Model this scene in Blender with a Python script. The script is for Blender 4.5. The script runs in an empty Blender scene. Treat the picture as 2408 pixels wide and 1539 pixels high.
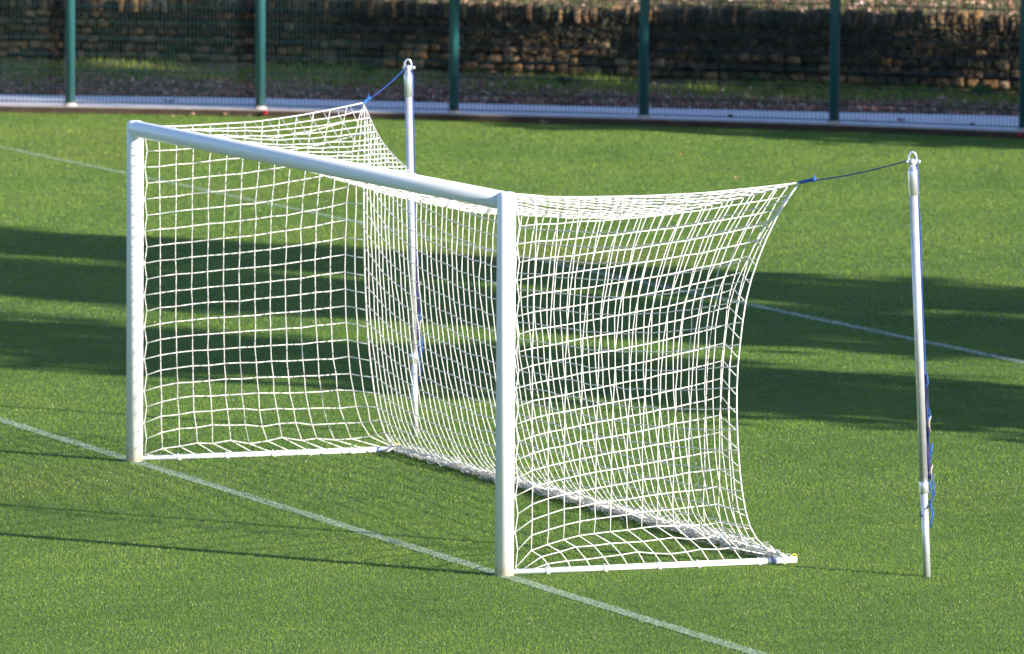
import bpy, bmesh, math, random
import numpy as np
from mathutils import Vector, Matrix

sc = bpy.context.scene
COL = sc.collection
rng = np.random.default_rng(7)
random.seed(7)

# ---------------------------------------------------------------- camera
CP = np.array([49.950893, -20.1287283, 6.60046159])
YAW, PIT, ROL, FPX, PW, PH = -1.18696555, 0.0913821559, 0.0062753728, 19138.5959, 2408.0, 1539.0
FW = np.array([math.sin(YAW)*math.cos(PIT), math.cos(YAW)*math.cos(PIT), -math.sin(PIT)])
RT0 = np.array([math.cos(YAW), -math.sin(YAW), 0.0])
UP0 = np.cross(RT0, FW)
RT = RT0*math.cos(ROL) + UP0*math.sin(ROL)
UP = -RT0*math.sin(ROL) + UP0*math.cos(ROL)
cam = bpy.data.cameras.new('camera')
camo = bpy.data.objects.new('camera', cam); COL.objects.link(camo)
camo.matrix_world = Matrix(((RT[0], UP[0], -FW[0], CP[0]), (RT[1], UP[1], -FW[1], CP[1]),
                            (RT[2], UP[2], -FW[2], CP[2]), (0, 0, 0, 1)))
cam.sensor_width = 36; cam.sensor_fit = 'HORIZONTAL'
cam.lens = FPX/PW*36
cam.clip_start = 1.0; cam.clip_end = 1500
cam.dof.use_dof = True; cam.dof.focus_distance = 52.5; cam.dof.aperture_fstop = 6.3
sc.camera = camo

# ---------------------------------------------------------------- light
SUN_EL, SUN_AZ = math.radians(19.5), math.radians(36.0)      # azimuth measured from +X towards +Y
w = bpy.data.worlds.new('World'); sc.world = w; w.use_nodes = True
nt = w.node_tree; bg = nt.nodes['Background']
sky = nt.nodes.new('ShaderNodeTexSky'); sky.sky_type = 'NISHITA'; sky.sun_disc = False
sky.sun_elevation = SUN_EL; sky.sun_rotation = math.radians(90) - SUN_AZ
tint = nt.nodes.new('ShaderNodeMix'); tint.data_type = 'RGBA'; tint.blend_type = 'MULTIPLY'; tint.inputs[0].default_value = 1
tint.inputs[7].default_value = (.86, 1.0, 1.30, 1)
nt.links.new(sky.outputs[0], tint.inputs[6]); nt.links.new(tint.outputs[2], bg.inputs[0]); bg.inputs[1].default_value = 0.082
sl = bpy.data.lights.new('sun', 'SUN'); sl.energy = 4.8; sl.angle = math.radians(0.53); sl.color = (1.0, 0.93, 0.82)
so = bpy.data.objects.new('sun', sl); COL.objects.link(so)
sd = Vector((math.cos(SUN_EL)*math.cos(SUN_AZ), math.cos(SUN_EL)*math.sin(SUN_AZ), math.sin(SUN_EL)))
so.rotation_euler = sd.to_track_quat('Z', 'Y').to_euler(); so.location = (30, 30, 40)
vs = sc.view_settings
vs.view_transform = 'Standard'; vs.look = 'None'; vs.gamma = 1; vs.exposure = 1.25

# ---------------------------------------------------------------- helpers
def tag(o, label=None, cat=None, group=None, kind=None):
    if label: o['label'] = label
    if cat: o['category'] = cat
    if group: o['group'] = group
    if kind: o['kind'] = kind
    return o

def empty(name, loc=(0, 0, 0)):
    o = bpy.data.objects.new(name, None); COL.objects.link(o); o.location = loc
    o.empty_display_size = 0.2
    return o

def mesh_obj(name, V, F, mat, parent=None, smooth=True, col=None):
    V = np.asarray(V, dtype=np.float32).reshape(-1, 3)
    me = bpy.data.meshes.new(name)
    if isinstance(F, np.ndarray):
        n, k = F.shape
        me.vertices.add(len(V)); me.vertices.foreach_set('co', V.ravel())
        me.loops.add(n*k); me.loops.foreach_set('vertex_index', F.astype(np.int32).ravel())
        me.polygons.add(n)
        me.polygons.foreach_set('loop_start', np.arange(0, n*k, k, dtype=np.int32))
        me.polygons.foreach_set('loop_total', np.full(n, k, dtype=np.int32))
        me.update(calc_edges=True)
    else:
        me.from_pydata([tuple(map(float, v)) for v in V], [], F)
    me.polygons.foreach_set('use_smooth', np.full(len(me.polygons), smooth, dtype=bool))
    if col is not None:
        a = me.color_attributes.new('col', 'FLOAT_COLOR', 'POINT')
        c = np.ones((len(V), 4), dtype=np.float32); c[:, :3] = col
        a.data.foreach_set('color', c.ravel())
    me.materials.append(mat)
    o = bpy.data.objects.new(name, me); COL.objects.link(o)
    if parent is not None:
        o.parent = parent
        pl = Vector((0, 0, 0)); q = parent
        while q is not None: pl += q.location; q = q.parent
        me.transform(Matrix.Translation(-pl))      # geometry is written in world coordinates
    return o

class MB:
    """collects shapes in world coordinates, links them as ONE mesh"""
    def __init__(s): s.V = []; s.F = []; s.n = 0; s.C = []
    def add(s, V, F, c=(1, 1, 1)):
        s.V += [tuple(map(float, v)) for v in V]; s.F += [tuple(int(i)+s.n for i in f) for f in F]
        s.n += len(V); s.C += [tuple(c)]*len(V)
    def tube(s, P, r, k=6, caps=True, c=(1, 1, 1), closed=False):
        P = [Vector(p) for p in P]; n = len(P)
        rr = r if hasattr(r, '__len__') else [r]*n
        V = []; prev = None
        for i, p in enumerate(P):
            if closed: t = P[(i+1) % n] - P[i-1]
            else: t = P[min(i+1, n-1)] - P[max(i-1, 0)]
            t = t.normalized() if t.length > 1e-9 else Vector((0, 0, 1))
            if prev is None:
                a = Vector((0, 0, 1)) if abs(t.z) < .9 else Vector((1, 0, 0))
                u = (a - t*a.dot(t)).normalized()
            else:
                u = prev - t*prev.dot(t)
                u = u.normalized() if u.length > 1e-6 else prev
            prev = u; v = t.cross(u)
            for j in range(k):
                a = 2*math.pi*j/k
                V.append(p + (u*math.cos(a) + v*math.sin(a))*rr[i])
        F = []
        for i in range(n if closed else n-1):
            i2 = (i+1) % n
            for j in range(k):
                F.append((i*k+j, i*k+(j+1) % k, i2*k+(j+1) % k, i2*k+j))
        if caps and not closed:
            F.append(tuple(range(k-1, -1, -1))); F.append(tuple((n-1)*k+j for j in range(k)))
        s.add(V, F, c)
    def lathe(s, base, axis, prof, k=24, c=(1, 1, 1)):
        """prof: list of (distance along the axis, radius)"""
        b = Vector(base); t = Vector(axis).normalized()
        a = Vector((0, 0, 1)) if abs(t.z) < .9 else Vector((1, 0, 0))
        u = (a - t*a.dot(t)).normalized(); v = t.cross(u); V = []
        for (h, r) in prof:
            for j in range(k):
                an = 2*math.pi*j/k
                V.append(b + t*h + (u*math.cos(an)+v*math.sin(an))*r)
        F = []; n = len(prof)
        for i in range(n-1):
            for j in range(k):
                F.append((i*k+j, i*k+(j+1) % k, (i+1)*k+(j+1) % k, (i+1)*k+j))
        F.append(tuple(range(k-1, -1, -1))); F.append(tuple((n-1)*k+j for j in range(k)))
        s.add(V, F, c)
    def box(s, c, u, v, w, col=(1, 1, 1)):
        c, u, v, w = map(Vector, (c, u, v, w)); V = []
        for a in (-1, 1):
            for b in (-1, 1):
                for d in (-1, 1): V.append(c + u*a + v*b + w*d)
        s.add(V, [(0, 1, 3, 2), (4, 6, 7, 5), (0, 4, 5, 1), (2, 3, 7, 6), (0, 2, 6, 4), (1, 5, 7, 3)], col)
    def sphere(s, c, r, k=12, sc=(1, 1, 1), col=(1, 1, 1)):
        V = []; c = Vector(c)
        for i in range(1, k):
            th = math.pi*i/k
            for j in range(k*2):
                ph = math.pi*j/k
                V.append(c + Vector((r*sc[0]*math.sin(th)*math.cos(ph), r*sc[1]*math.sin(th)*math.sin(ph), r*sc[2]*math.cos(th))))
        m = k*2; F = []
        for i in range(k-2):
            for j in range(m): F.append((i*m+j, (i+1)*m+j, (i+1)*m+(j+1) % m, i*m+(j+1) % m))
        F.append(tuple(range(m))); F.append(tuple((k-2)*m+j for j in range(m-1, -1, -1)))
        s.add(V, F, col)
    def build(s, name, mat, parent=None, smooth=True, vcol=False):
        o = mesh_obj(name, np.array(s.V), s.F, mat, parent, smooth, np.array(s.C) if vcol else None)
        return o

def autosmooth(o, ang=40):
    me = o.data
    try: me.set_sharp_from_angle(angle=math.radians(ang))
    except Exception: pass
    return o

# ---------------------------------------------------------------- materials
def mat(name, base=(.5, .5, .5), rough=.6, metal=0, noise=None, scale=8, bump=0, bscale=60, spec=.5, attr=False, trans=0):
    m = bpy.data.materials.new(name); m.use_nodes = True
    n = m.node_tree.nodes; l = m.node_tree.links; b = n['Principled BSDF']
    b.inputs['Roughness'].default_value = rough; b.inputs['Metallic'].default_value = metal
    b.inputs['Specular IOR Level'].default_value = spec
    if attr:
        a = n.new('ShaderNodeAttribute'); a.attribute_name = 'col'; src = a.outputs['Color']
        if noise:
            tc = n.new('ShaderNodeNewGeometry'); t = n.new('ShaderNodeTexNoise'); t.inputs['Scale'].default_value = scale
            t.inputs['Detail'].default_value = 5; l.new(tc.outputs['Position'], t.inputs['Vector'])
            mp = n.new('ShaderNodeMapRange'); mp.inputs[1].default_value = .3; mp.inputs[2].default_value = .7
            mp.inputs[3].default_value = noise[0]; mp.inputs[4].default_value = noise[1]; l.new(t.outputs['Fac'], mp.inputs[0])
            mx = n.new('ShaderNodeVectorMath'); mx.operation = 'SCALE'; l.new(src, mx.inputs[0]); l.new(mp.outputs[0], mx.inputs['Scale'])
            src = mx.outputs[0]
        l.new(src, b.inputs['Base Color'])
        if trans:
            tr = n.new('ShaderNodeBsdfTranslucent'); l.new(src, tr.inputs['Color'])
            ms = n.new('ShaderNodeMixShader'); ms.inputs[0].default_value = trans
            l.new(b.outputs[0], ms.inputs[1]); l.new(tr.outputs[0], ms.inputs[2]); l.new(ms.outputs[0], n['Material Output'].inputs['Surface'])
    elif noise:
        tc = n.new('ShaderNodeNewGeometry'); t = n.new('ShaderNodeTexNoise'); t.inputs['Scale'].default_value = scale
        t.inputs['Detail'].default_value = 8; t.inputs['Roughness'].default_value = .65
        l.new(tc.outputs['Position'], t.inputs['Vector'])
        r = n.new('ShaderNodeValToRGB'); l.new(t.outputs['Fac'], r.inputs[0])
        cols = noise; e = r.color_ramp.elements
        e[0].position = .3; e[0].color = (*cols[0], 1); e[1].position = .7; e[1].color = (*cols[-1], 1)
        for i, c in enumerate(cols[1:-1]):
            x = e.new(.3+.4*(i+1)/(len(cols)-1)); x.color = (*c, 1)
        l.new(r.outputs[0], b.inputs['Base Color'])
    else:
        b.inputs['Base Color'].default_value = (*base, 1)
    if bump:
        tc = n.new('ShaderNodeNewGeometry'); t = n.new('ShaderNodeTexNoise'); t.inputs['Scale'].default_value = bscale
        t.inputs['Detail'].default_value = 6; l.new(tc.outputs['Position'], t.inputs['Vector'])
        bp = n.new('ShaderNodeBump'); bp.inputs['Strength'].default_value = bump; bp.inputs['Distance'].default_value = .02
        l.new(t.outputs['Fac'], bp.inputs['Height']); l.new(bp.outputs[0], b.inputs['Normal'])
    return m

M = dict(
    soil=mat('turf_soil', noise=[(.040, .085, .010), (.070, .130, .014), (.100, .165, .020)], scale=25, rough=.9, bump=.6, bscale=120),
    blade=mat('grass_blade', attr=True, rough=.6, spec=.18, trans=.30),
    white=mat('white_powder_coat', base=(.86, .87, .88), rough=.35),
    whitescuff=mat('white_powder_coat_post', base=(.86, .87, .88), rough=.35),
    cord=mat('white_net_cord', base=(.84, .82, .78), rough=.75, spec=.2),
    hem=mat('white_hem_cord', base=(.88, .87, .85), rough=.75, spec=.2),
    strap=mat('white_strap', base=(.85, .85, .86), rough=.7),
    galv=mat('galvanised_steel', noise=[(.50, .52, .54), (.64, .66, .68)], scale=20, rough=.38, metal=.55),
    chrome=mat('bright_zinc', base=(.74, .77, .80), rough=.28, metal=.8),
    blue=mat('blue_rope', base=(.02, .09, .42), rough=.7, noise=[(.008, .035, .20), (.015, .07, .34)], scale=80),
    brightblue=mat('bright_blue_cord', base=(.010, .09, .36), rough=.7),
    strapblue=mat('grey_blue_strap', base=(.20, .28, .45), rough=.6),
    navy=mat('navy_cord', base=(.010, .012, .08), rough=.7),
    grey=mat('worn_grey_cleat', noise=[(.16, .14, .11), (.40, .37, .32)], scale=60, rough=.55, metal=.4),
    yellow=mat('yellow_ring', base=(.85, .50, .03), rough=.45),
    green=mat('pale_green_clip', base=(.35, .75, .42), rough=.4),
    fence=mat('green_fence_paint', base=(.022, .100, .106), rough=.32, spec=.6),
    wire=mat('green_fence_wire', base=(.005, .030, .030), rough=.4),
    kerb=mat('concrete_kerb', noise=[(.36, .31, .29), (.52, .47, .45)], scale=6, rough=.85, bump=.3),
    board=mat('brown_edging_board', noise=[(.035, .02, .012), (.075, .05, .03)], scale=5, rough=.85, bump=.5),
    path=mat('pale_concrete_path', noise=[(.66, .64, .66), (.74, .72, .74), (.80, .78, .80)], scale=1.7, rough=.85, bump=.2),
    bank=mat('bank_soil', noise=[(.07, .055, .03), (.15, .12, .06), (.28, .17, .13)], scale=3, rough=.95, bump=.8, bscale=25),
    mortar=mat('dark_wall_core', noise=[(.008, .007, .006), (.022, .02, .015)], scale=12, rough=.95),
    stone=mat('mossy_stone', attr=True, noise=(.35, 1.25), scale=14, rough=.9, bump=.7, bscale=40),
    leaf=mat('dead_leaf', attr=True, rough=.75, trans=.15),
    weed=mat('weed_leaf', attr=True, rough=.6, trans=.3),
    conifer=mat('conifer_foliage', attr=True, rough=.8),
    bark=mat('bark', noise=[(.05, .035, .025), (.11, .085, .06)], scale=9, rough=.95, bump=.8, bscale=20),
    line=mat('line_paint', noise=[(.05, .10, .025), (.16, .24, .12), (.45, .52, .42)], scale=28, rough=.8),
    red=mat('red_tape', base=(.55, .02, .04), rough=.5),
)
def translucent(m, f):
    n = m.node_tree.nodes; l = m.node_tree.links; tr = n.new('ShaderNodeBsdfTranslucent'); tr.inputs['Color'].default_value = (.84, .82, .78, 1)
    ms = n.new('ShaderNodeMixShader'); ms.inputs[0].default_value = f
    l.new(n['Principled BSDF'].outputs[0], ms.inputs[1]); l.new(tr.outputs[0], ms.inputs[2]); l.new(ms.outputs[0], n['Material Output'].inputs['Surface'])
translucent(M['cord'], .18); translucent(M['hem'], .42)
# scuffed foot of the posts: real dirt near the ground
def scuff(m):
    n = m.node_tree.nodes; l = m.node_tree.links; b = n['Principled BSDF']
    g = n.new('ShaderNodeNewGeometry'); sp = n.new('ShaderNodeSeparateXYZ'); l.new(g.outputs['Position'], sp.inputs[0])
    t = n.new('ShaderNodeTexNoise'); t.inputs['Scale'].default_value = 30; l.new(g.outputs['Position'], t.inputs['Vector'])
    a = n.new('ShaderNodeMath'); a.operation = 'MULTIPLY_ADD'; a.inputs[1].default_value = -.16; l.new(t.outputs['Fac'], a.inputs[0]); l.new(sp.outputs['Z'], a.inputs[2])
    r = n.new('ShaderNodeMapRange'); r.inputs[1].default_value = -.08; r.inputs[2].default_value = .04; l.new(a.outputs[0], r.inputs[0])
    mx = n.new('ShaderNodeMix'); mx.data_type = 'RGBA'; mx.inputs[6].default_value = (.70, .60, .50, 1); mx.inputs[7].default_value = (.86, .87, .88, 1)
    l.new(r.outputs[0], mx.inputs[0]); l.new(mx.outputs[2], b.inputs['Base Color'])
scuff(M['whitescuff'])

# ---------------------------------------------------------------- the ground
S = 700
tag(mesh_obj('ground', [(-S, -S, 0), (S, -S, 0), (S, S, 0), (-S, S, 0)], [(0, 1, 2, 3)], M['soil'], smooth=False), kind='structure',
    label='green grass football pitch', cat=None)

def strip(name, P, Q, m, kind='structure', label=None):
    V = list(P)+list(Q); n = len(P)
    o = mesh_obj(name, V, [(i, i+1, n+i+1, n+i) for i in range(n-1)], m, smooth=False)
    return tag(o, kind=kind, label=label)
strip('goal_line', [(x, -.06, .004) for x in (-40, 0, 20)], [(x, .06, .004) for x in (-40, 0, 20)], M['line'], label='white goal line')
strip('rear_line', [(x, 9.69, .004) for x in (-60, 0, 20)], [(x, 9.81, .004) for x in (-60, 0, 20)], M['line'], label='white line behind the goal')

# fence line, path and wall as curves in plan (x, y), all measured along the same stations
FEN = np.array([[-48.9, 6.6], [-46.607, 10.557], [-46.149, 11.24], [-45.876, 11.704], [-45.45, 12.455], [-44.208, 14.512], [-42.745, 16.491],
                [-41.306, 18.42], [-39.673, 20.225], [-37.828, 21.881], [-37.134, 22.372], [-36.441, 22.873], [-33.2, 25.2]])
PBK = np.array([[-51.4, 7.3], [-49.217, 11.387], [-48.709, 12.076], [-48.371, 12.533], [-48.019, 13.333], [-46.875, 15.493], [-45.268, 17.487],
                [-43.688, 19.425], [-42.247, 21.383], [-40.898, 23.347], [-40.402, 23.964], [-39.898, 24.59], [-36.9, 27.6]])
WAL = np.array([[-53.9, 8.1, .33], [-51.737, 12.188, .329], [-51.222, 12.896, .334], [-50.879, 13.366, .337], [-50.518, 14.185, .328], [-49.348, 16.401, .298],
                [-47.716, 18.452, .265], [-46.109, 20.445, .221], [-44.642, 22.458, .182], [-43.266, 24.477, .14], [-42.762, 25.112, .128],
                [-42.249, 25.757, .116], [-39.4, 28.9, .10]])
WTOP = np.interp(np.arange(13), [0, 4, 7, 12], [1.235, 1.205, 1.165, 1.17])

def smoothcurve(P, n):
    P = np.asarray(P, float); s = np.r_[0, np.cumsum(np.linalg.norm(np.diff(P[:, :2], axis=0), axis=1))]
    t = np.linspace(0, s[-1], n)
    Q = np.stack([np.interp(t, s, P[:, i]) for i in range(P.shape[1])], 1)
    k = 5
    pad = np.concatenate([np.repeat(Q[:1], k, 0), Q, np.repeat(Q[-1:], k, 0)])
    R = np.stack([np.convolve(pad[:, i], np.ones(2*k+1)/(2*k+1), 'valid') for i in range(Q.shape[1])], 1)
    R[0] = Q[0]; R[-1] = Q[-1]
    return R
NS = 90
fc, pc, wc = smoothcurve(FEN, NS), smoothcurve(PBK, NS), smoothcurve(np.c_[WAL, WTOP], NS)
def nrm(P):
    t = np.gradient(P[:, :2], axis=0); t /= np.linalg.norm(t, axis=1)[:, None]
    return t, np.stack([-t[:, 1], t[:, 0]], 1)      # n points away from the camera
ft, fn = nrm(fc); wt_, wn = nrm(wc)
P3 = lambda A, z: np.c_[A[:, :2], np.broadcast_to(z, len(A))]

# kerb: concrete strip the fence stands on, brown board against the turf
def extr(name, A, B, z0, z1, m, **k):
    n = len(A); V = np.concatenate([P3(A, z0), P3(A, z1), P3(B, z1), P3(B, z0)])
    F = []
    for i in range(n-1):
        for a in range(4):
            b = (a+1) % 4; F.append((a*n+i, a*n+i+1, b*n+i+1, b*n+i))
    F.append((0, n, 2*n, 3*n)); F.append((n-1, 4*n-1, 3*n-1, 2*n-1))
    return tag(mesh_obj(name, V, F, m, smooth=False), **k)
extr('kerb', fc[:, :2], fc[:, :2]+fn*.22, -.05, .09, M['kerb'], kind='structure', label='pale concrete kerb under the fence')
extr('edging_board', fc[:, :2]-fn*.03, fc[:, :2]-fn*.001, -.05, .078, M['board'], kind='structure', label='brown edging board along the kerb')
# path
A = P3(fc[:, :2]+fn*.222, .05); B = P3(pc[:, :2], .05)
extr('path', fc[:, :2]+fn*.222, pc[:, :2], -.05, .05, M['path'], kind='structure', label='pale concrete path behind the fence')

# bank between the path and the wall, and the slope above the wall
def hnoise(x, y, s=1.0):
    return (math.sin(x*1.7*s+1.3)*math.cos(y*2.1*s) + .5*math.sin(x*4.3*s+y*3.1*s) + .3*math.sin(x*9.1*s-y*7.7*s+2))/1.8
def lerp(a, b, t): return a+(b-a)*t
def bank_pt(f, t):
    """f 0..1 along, t 0..1 from path to wall foot"""
    i = min(int(f*(NS-1)), NS-2); g = f*(NS-1)-i
    a = lerp(pc[i], pc[i+1], g); b = lerp(wc[i], wc[i+1], g)
    x, y = lerp(a[0], b[0], t), lerp(a[1], b[1], t)
    z = lerp(.045, b[2]+.04, t**.8) + .03*hnoise(x, y, 1.5)*min(1, t*6)
    return x, y, z
def top_pt(f, d):
    i = min(int(f*(NS-1)), NS-2); g = f*(NS-1)-i
    b = lerp(wc[i], wc[i+1], g); n = lerp(wn[i], wn[i+1], g)
    x, y = b[0]+n[0]*d, b[1]+n[1]*d
    return x, y, b[3]-.06+.30*max(0, d-.25)**.95 + .05*hnoise(x, y, 1.2)*min(1, d)
def grid(name, fn_, nu, us, vs_, m, **k):
    V = [fn_(u, v) for v in vs_ for u in np.linspace(0, 1, nu)]; n = nu
    F = [(j*n+i, j*n+i+1, (j+1)*n+i+1, (j+1)*n+i) for j in range(len(vs_)-1) for i in range(n-1)]
    return tag(mesh_obj(name, V, F, m), **k)
grid('leafy_ground', bank_pt, 260, None, list(np.linspace(-.02, 1.06, 30)), M['bank'], kind='structure', label='leaf strewn bank below the stone wall')
grid('hill', top_pt, 200, None, [.12, .2, .3, .45, .6, .8, 1, 1.3, 1.7, 2.2, 3, 4, 6, 9, 14, 22], M['bank'], kind='structure', label='grassy slope above the stone wall')

# ---------------------------------------------------------------- grass of the pitch
def blades(name, pos, h, wd, col, lean=1.0, mat_=None, **k):
    n = len(pos); a = rng.uniform(0, 2*np.pi, n); b = rng.uniform(0, 2*np.pi, n)
    wv = np.stack([np.cos(a), np.sin(a), np.zeros(n)], 1)*wd[:, None]*.5
    l = rng.uniform(0, lean, n)*h
    tip = pos + np.stack([np.cos(b)*l, np.sin(b)*l, h], 1)
    V = np.stack([pos-wv, pos+wv, tip], 1).reshape(-1, 3)
    F = np.arange(3*n).reshape(-1, 3)
    return tag(mesh_obj(name, V, F, mat_ or M['blade'], smooth=False, col=np.repeat(col, 3, 0)), **k)
def vnoise(x, y, s, seed):
    r = np.random.default_rng(seed); o = 0
    for i in range(6):
        a = r.uniform(0, 2*np.pi); p = r.uniform(0, 6.28); q = s*r.uniform(.6, 1.7)
        o = o+np.sin((x*np.cos(a)+y*np.sin(a))*q+p)
    return o/6
def fence_side(x, y):       # >0 : on the pitch side of the kerb
    i = np.clip(np.searchsorted(fc[:, 1], y), 1, NS-1)
    t = (y-fc[i-1, 1])/np.maximum(fc[i, 1]-fc[i-1, 1], 1e-6)
    return x-(fc[i-1, 0]+(fc[i, 0]-fc[i-1, 0])*t)
Fh = FW[:2]/np.linalg.norm(FW[:2]); Rh = np.array([Fh[1], -Fh[0]])
def pitch_grass():
    P = []; H = []; W = []
    for d0, d1, dens, hh, ww in ((42, 58, 4200, .015, .0042), (58, 72, 2500, .016, .0058), (72, 104, 1300, .018, .0085)):
        d = np.sqrt(rng.uniform(d0*d0, d1*d1, int(dens*(d1*d1-d0*d0)*.5*.150)))
        s = rng.uniform(-.075, .075, len(d))*d
        x = CP[0]+Fh[0]*d+Rh[0]*s; y = CP[1]+Fh[1]*d+Rh[1]*s
        P.append(np.stack([x, y, np.zeros(len(x))], 1)); H.append(np.full(len(x), hh)); W.append(np.full(len(x), ww))
    P = np.concatenate(P); H = np.concatenate(H); W = np.concatenate(W)
    k = fence_side(P[:, 0], P[:, 1]) > .04
    P, H, W = P[k], H[k], W[k]; n = len(P); x, y = P[:, 0], P[:, 1]
    H = H*rng.uniform(.55, 1.15, n)*(1+.15*vnoise(x, y, 3, 5)); W = W*rng.uniform(.7, 1.3, n)
    dark = np.array([.066, .150, .019]); mid = np.array([.136, .246, .030]); yel = np.array([.228, .308, .046]); straw = np.array([.45, .46, .24])
    f = np.clip(.45+.26*vnoise(x, y, 1.1, 1)+.24*vnoise(x, y, 5, 2)+.24*vnoise(x, y, 14, 3)+.22*vnoise(x, y, 38, 4)+.14*np.clip((-x-12)/30, 0, 1)+rng.normal(0, .16, n), 0, 1)[:, None]
    c = np.where(f < .5, dark+(mid-dark)*f*2, mid+(yel-mid)*(f-.5)*2)
    # worn, yellower patches
    yf = np.zeros(n)
    for (cx, cy, r, a) in ((-23.8, 9.9, 1.5, .8), (-46.3, 12.4, 1.3, .5), (-41.5, 12.0, 2.2, .35), (-38.5, 10.0, 2.0, .3), (-32.5, 10.7, 1.2, .3), (-6.2, -1.2, .8, .35), (-27.5, 10.0, 1.2, .3)):
        yf = np.maximum(yf, a*np.exp(-((x-cx)**2+(y-cy)**2)/r**2))
    c = c+(np.array([.23, .23, .05])-c)*yf[:, None]
    st = rng.uniform(0, 1, n) < .02
    c[st] = straw*rng.uniform(.6, 1.1, (st.sum(), 1))
    c *= rng.uniform(.88, 1.12, (n, 1))*(1+.09*vnoise(x, y, .55, 21)+.07*vnoise(x, y, 2.6, 22))[:, None]
    # lime paint on the blades of the two lines
    for y0, hw, pr in ((0, .058, .50), (9.75, .058, .66)):
        e = np.abs(y-y0+.012*vnoise(x, y*0, 6, 9)); pn = pr*(1+.45*vnoise(x, y, 14, 11)+.3*vnoise(x, y, 40, 12))
        if y0 > 5: pn = pn*np.clip(.50+.6*vnoise(x, y, 1.5, 15)+np.clip((x+24)/8, -.1, 1.0), .05, 1.5)
        m_ = rng.uniform(0, 1, n) < pn*np.clip((hw+.025-e)/.045, 0, 1)
        c[m_] = np.array([.72, .76, .72])*rng.uniform(.6, 1.05, (m_.sum(), 1)); H[m_] *= .75
    # bare crumbs round the feet of the posts
    keep = ((x**2+y**2) > .07**2) & (((x+7.44)**2+y**2) > .07**2)
    return blades('grass', P[keep], H[keep], W[keep], c[keep], kind='stuff', label='short mown grass of the pitch', cat='grass')
pitch_grass()

# ---------------------------------------------------------------- goal frame
L = 7.44; R = .063
goal = empty('goal', (-L/2, 0, 0))
tag(goal, 'white football goal frame with round posts, crossbar and ground bars', 'goal')
for px in (0.0, -L):
    b = MB(); top = 2.566
    b.lathe((px, 0, -.05), (0, 0, 1), [(0, R), (top+.05-.028, R), (top+.05-.014, R*.93), (top+.05-.004, R*.78), (top+.05, R*.55)], 40)
    b.build('goal_post', M['whitescuff'], goal)
b = MB(); z = 2.503
b.lathe((-L, 0, z), (1, 0, 0), [(-.055, R*.6), (-.045, R*.85), (-.02, R*.985), (0.0, R*.99), (L-.055, R*.99)], 40)
b.build('crossbar', M['white'], goal)
DB = 2.09
for px in (0.0, -L):
    b = MB(); b.tube([(px, .055, .022), (px, DB+.035, .026)], .021, 16); b.build('ground_bar', M['white'], goal)
    for yy in (DB-.13,):
        b = MB(); b.tube([(px, yy-.022, .025), (px, yy+.022, .025)], .0225, 14); b.build('strap', M['strapblue'], goal)
b = MB(); b.tube([(-L+.03, DB, .022), (-.03, DB, .022)], .018, 14); b.build('rear_ground_bar', M['white'], goal)
for px in (0.0, -L):
    b = MB(); ring = [(px+.004, DB+.02+.020*math.cos(a), .044+.020*math.sin(a)) for a in np.linspace(0, 2*math.pi, 18, endpoint=False)]
    b.tube(ring, .0035, 8, closed=True); b.build('corner_ring', M['yellow'], goal)
NR = 20
def zrow(j): return .05+(2.455-.05)*j/NR
for px, sx in ((0.0, 1), (-L, 1)):
    for j in range(2, NR+1, 2):
        b = MB(); z = zrow(j)
        b.box((px+.012, R+.004, z), (.004, 0, 0), (0, .005, 0), (0, 0, .011))
        b.build('net_clip', M['green'], goal, smooth=False)

# ---------------------------------------------------------------- goal net
near_seam = [(0.12, 2.071, 2.59), (0.157, 1.901, 2.391), (0.193, 1.793, 2.216), (0.23, 1.686, 2.002), (0.267, 1.616, 1.812), (0.3, 1.573, 1.588), (0.3, 1.547, 1.332), (0.3, 1.546, 1.103), (0.3, 1.558, 0.843), (0.3, 1.576, 0.644), (0.3, 1.602, 0.472), (0.257, 1.653, 0.319), (0.171, 1.764, 0.179), (0.086, 1.903, 0.097), (0.0, 2.073, 0.041)]
near_kink = [(0.12, 2.071, 2.59), (0.103, 1.888, 2.387), (0.086, 1.781, 2.217), (0.07, 1.709, 2.051), (0.053, 1.649, 1.951), (0.036, 1.611, 1.793), (0.02, 1.592, 1.655), (0.017, 1.576, 1.477), (0.014, 1.566, 1.302), (0.011, 1.554, 1.075), (0.008, 1.545, 0.874), (0.005, 1.554, 0.741), (0.002, 1.559, 0.628), (0.0, 1.55, 0.407), (0.0, 1.563, 0.274), (0.0, 1.611, 0.162), (0.0, 1.743, 0.074), (0.0, 2.073, 0.035)]
far_seam = [(-7.56, 1.873, 2.658), (-7.446, 1.841, 2.511), (-7.332, 1.795, 2.327), (-7.218, 1.746, 2.036), (-7.15, 1.725, 1.695), (-7.15, 1.733, 1.376), (-7.15, 1.749, 1.054), (-7.15, 1.771, 0.795), (-7.15, 1.792, 0.646), (-7.15, 1.817, 0.458), (-7.247, 1.907, 0.246), (-7.343, 2.0, 0.09), (-7.44, 2.117, 0.025)]
far_kink = [(-7.56, 1.873, 2.658), (-7.543, 1.809, 2.474), (-7.527, 1.77, 2.249), (-7.51, 1.73, 2.016), (-7.496, 1.709, 1.669), (-7.484, 1.699, 1.35), (-7.473, 1.703, 1.027), (-7.462, 1.718, 0.769), (-7.451, 1.731, 0.62), (-7.44, 1.759, 0.433), (-7.44, 1.815, 0.23), (-7.44, 1.892, 0.078), (-7.44, 2.117, 0.022)]
near_top = [(0.0, 0.042, 2.535), (0.024, 0.475, 2.522), (0.048, 0.925, 2.519), (0.072, 1.378, 2.531), (0.096, 1.771, 2.561), (0.12, 2.071, 2.59)]
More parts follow.
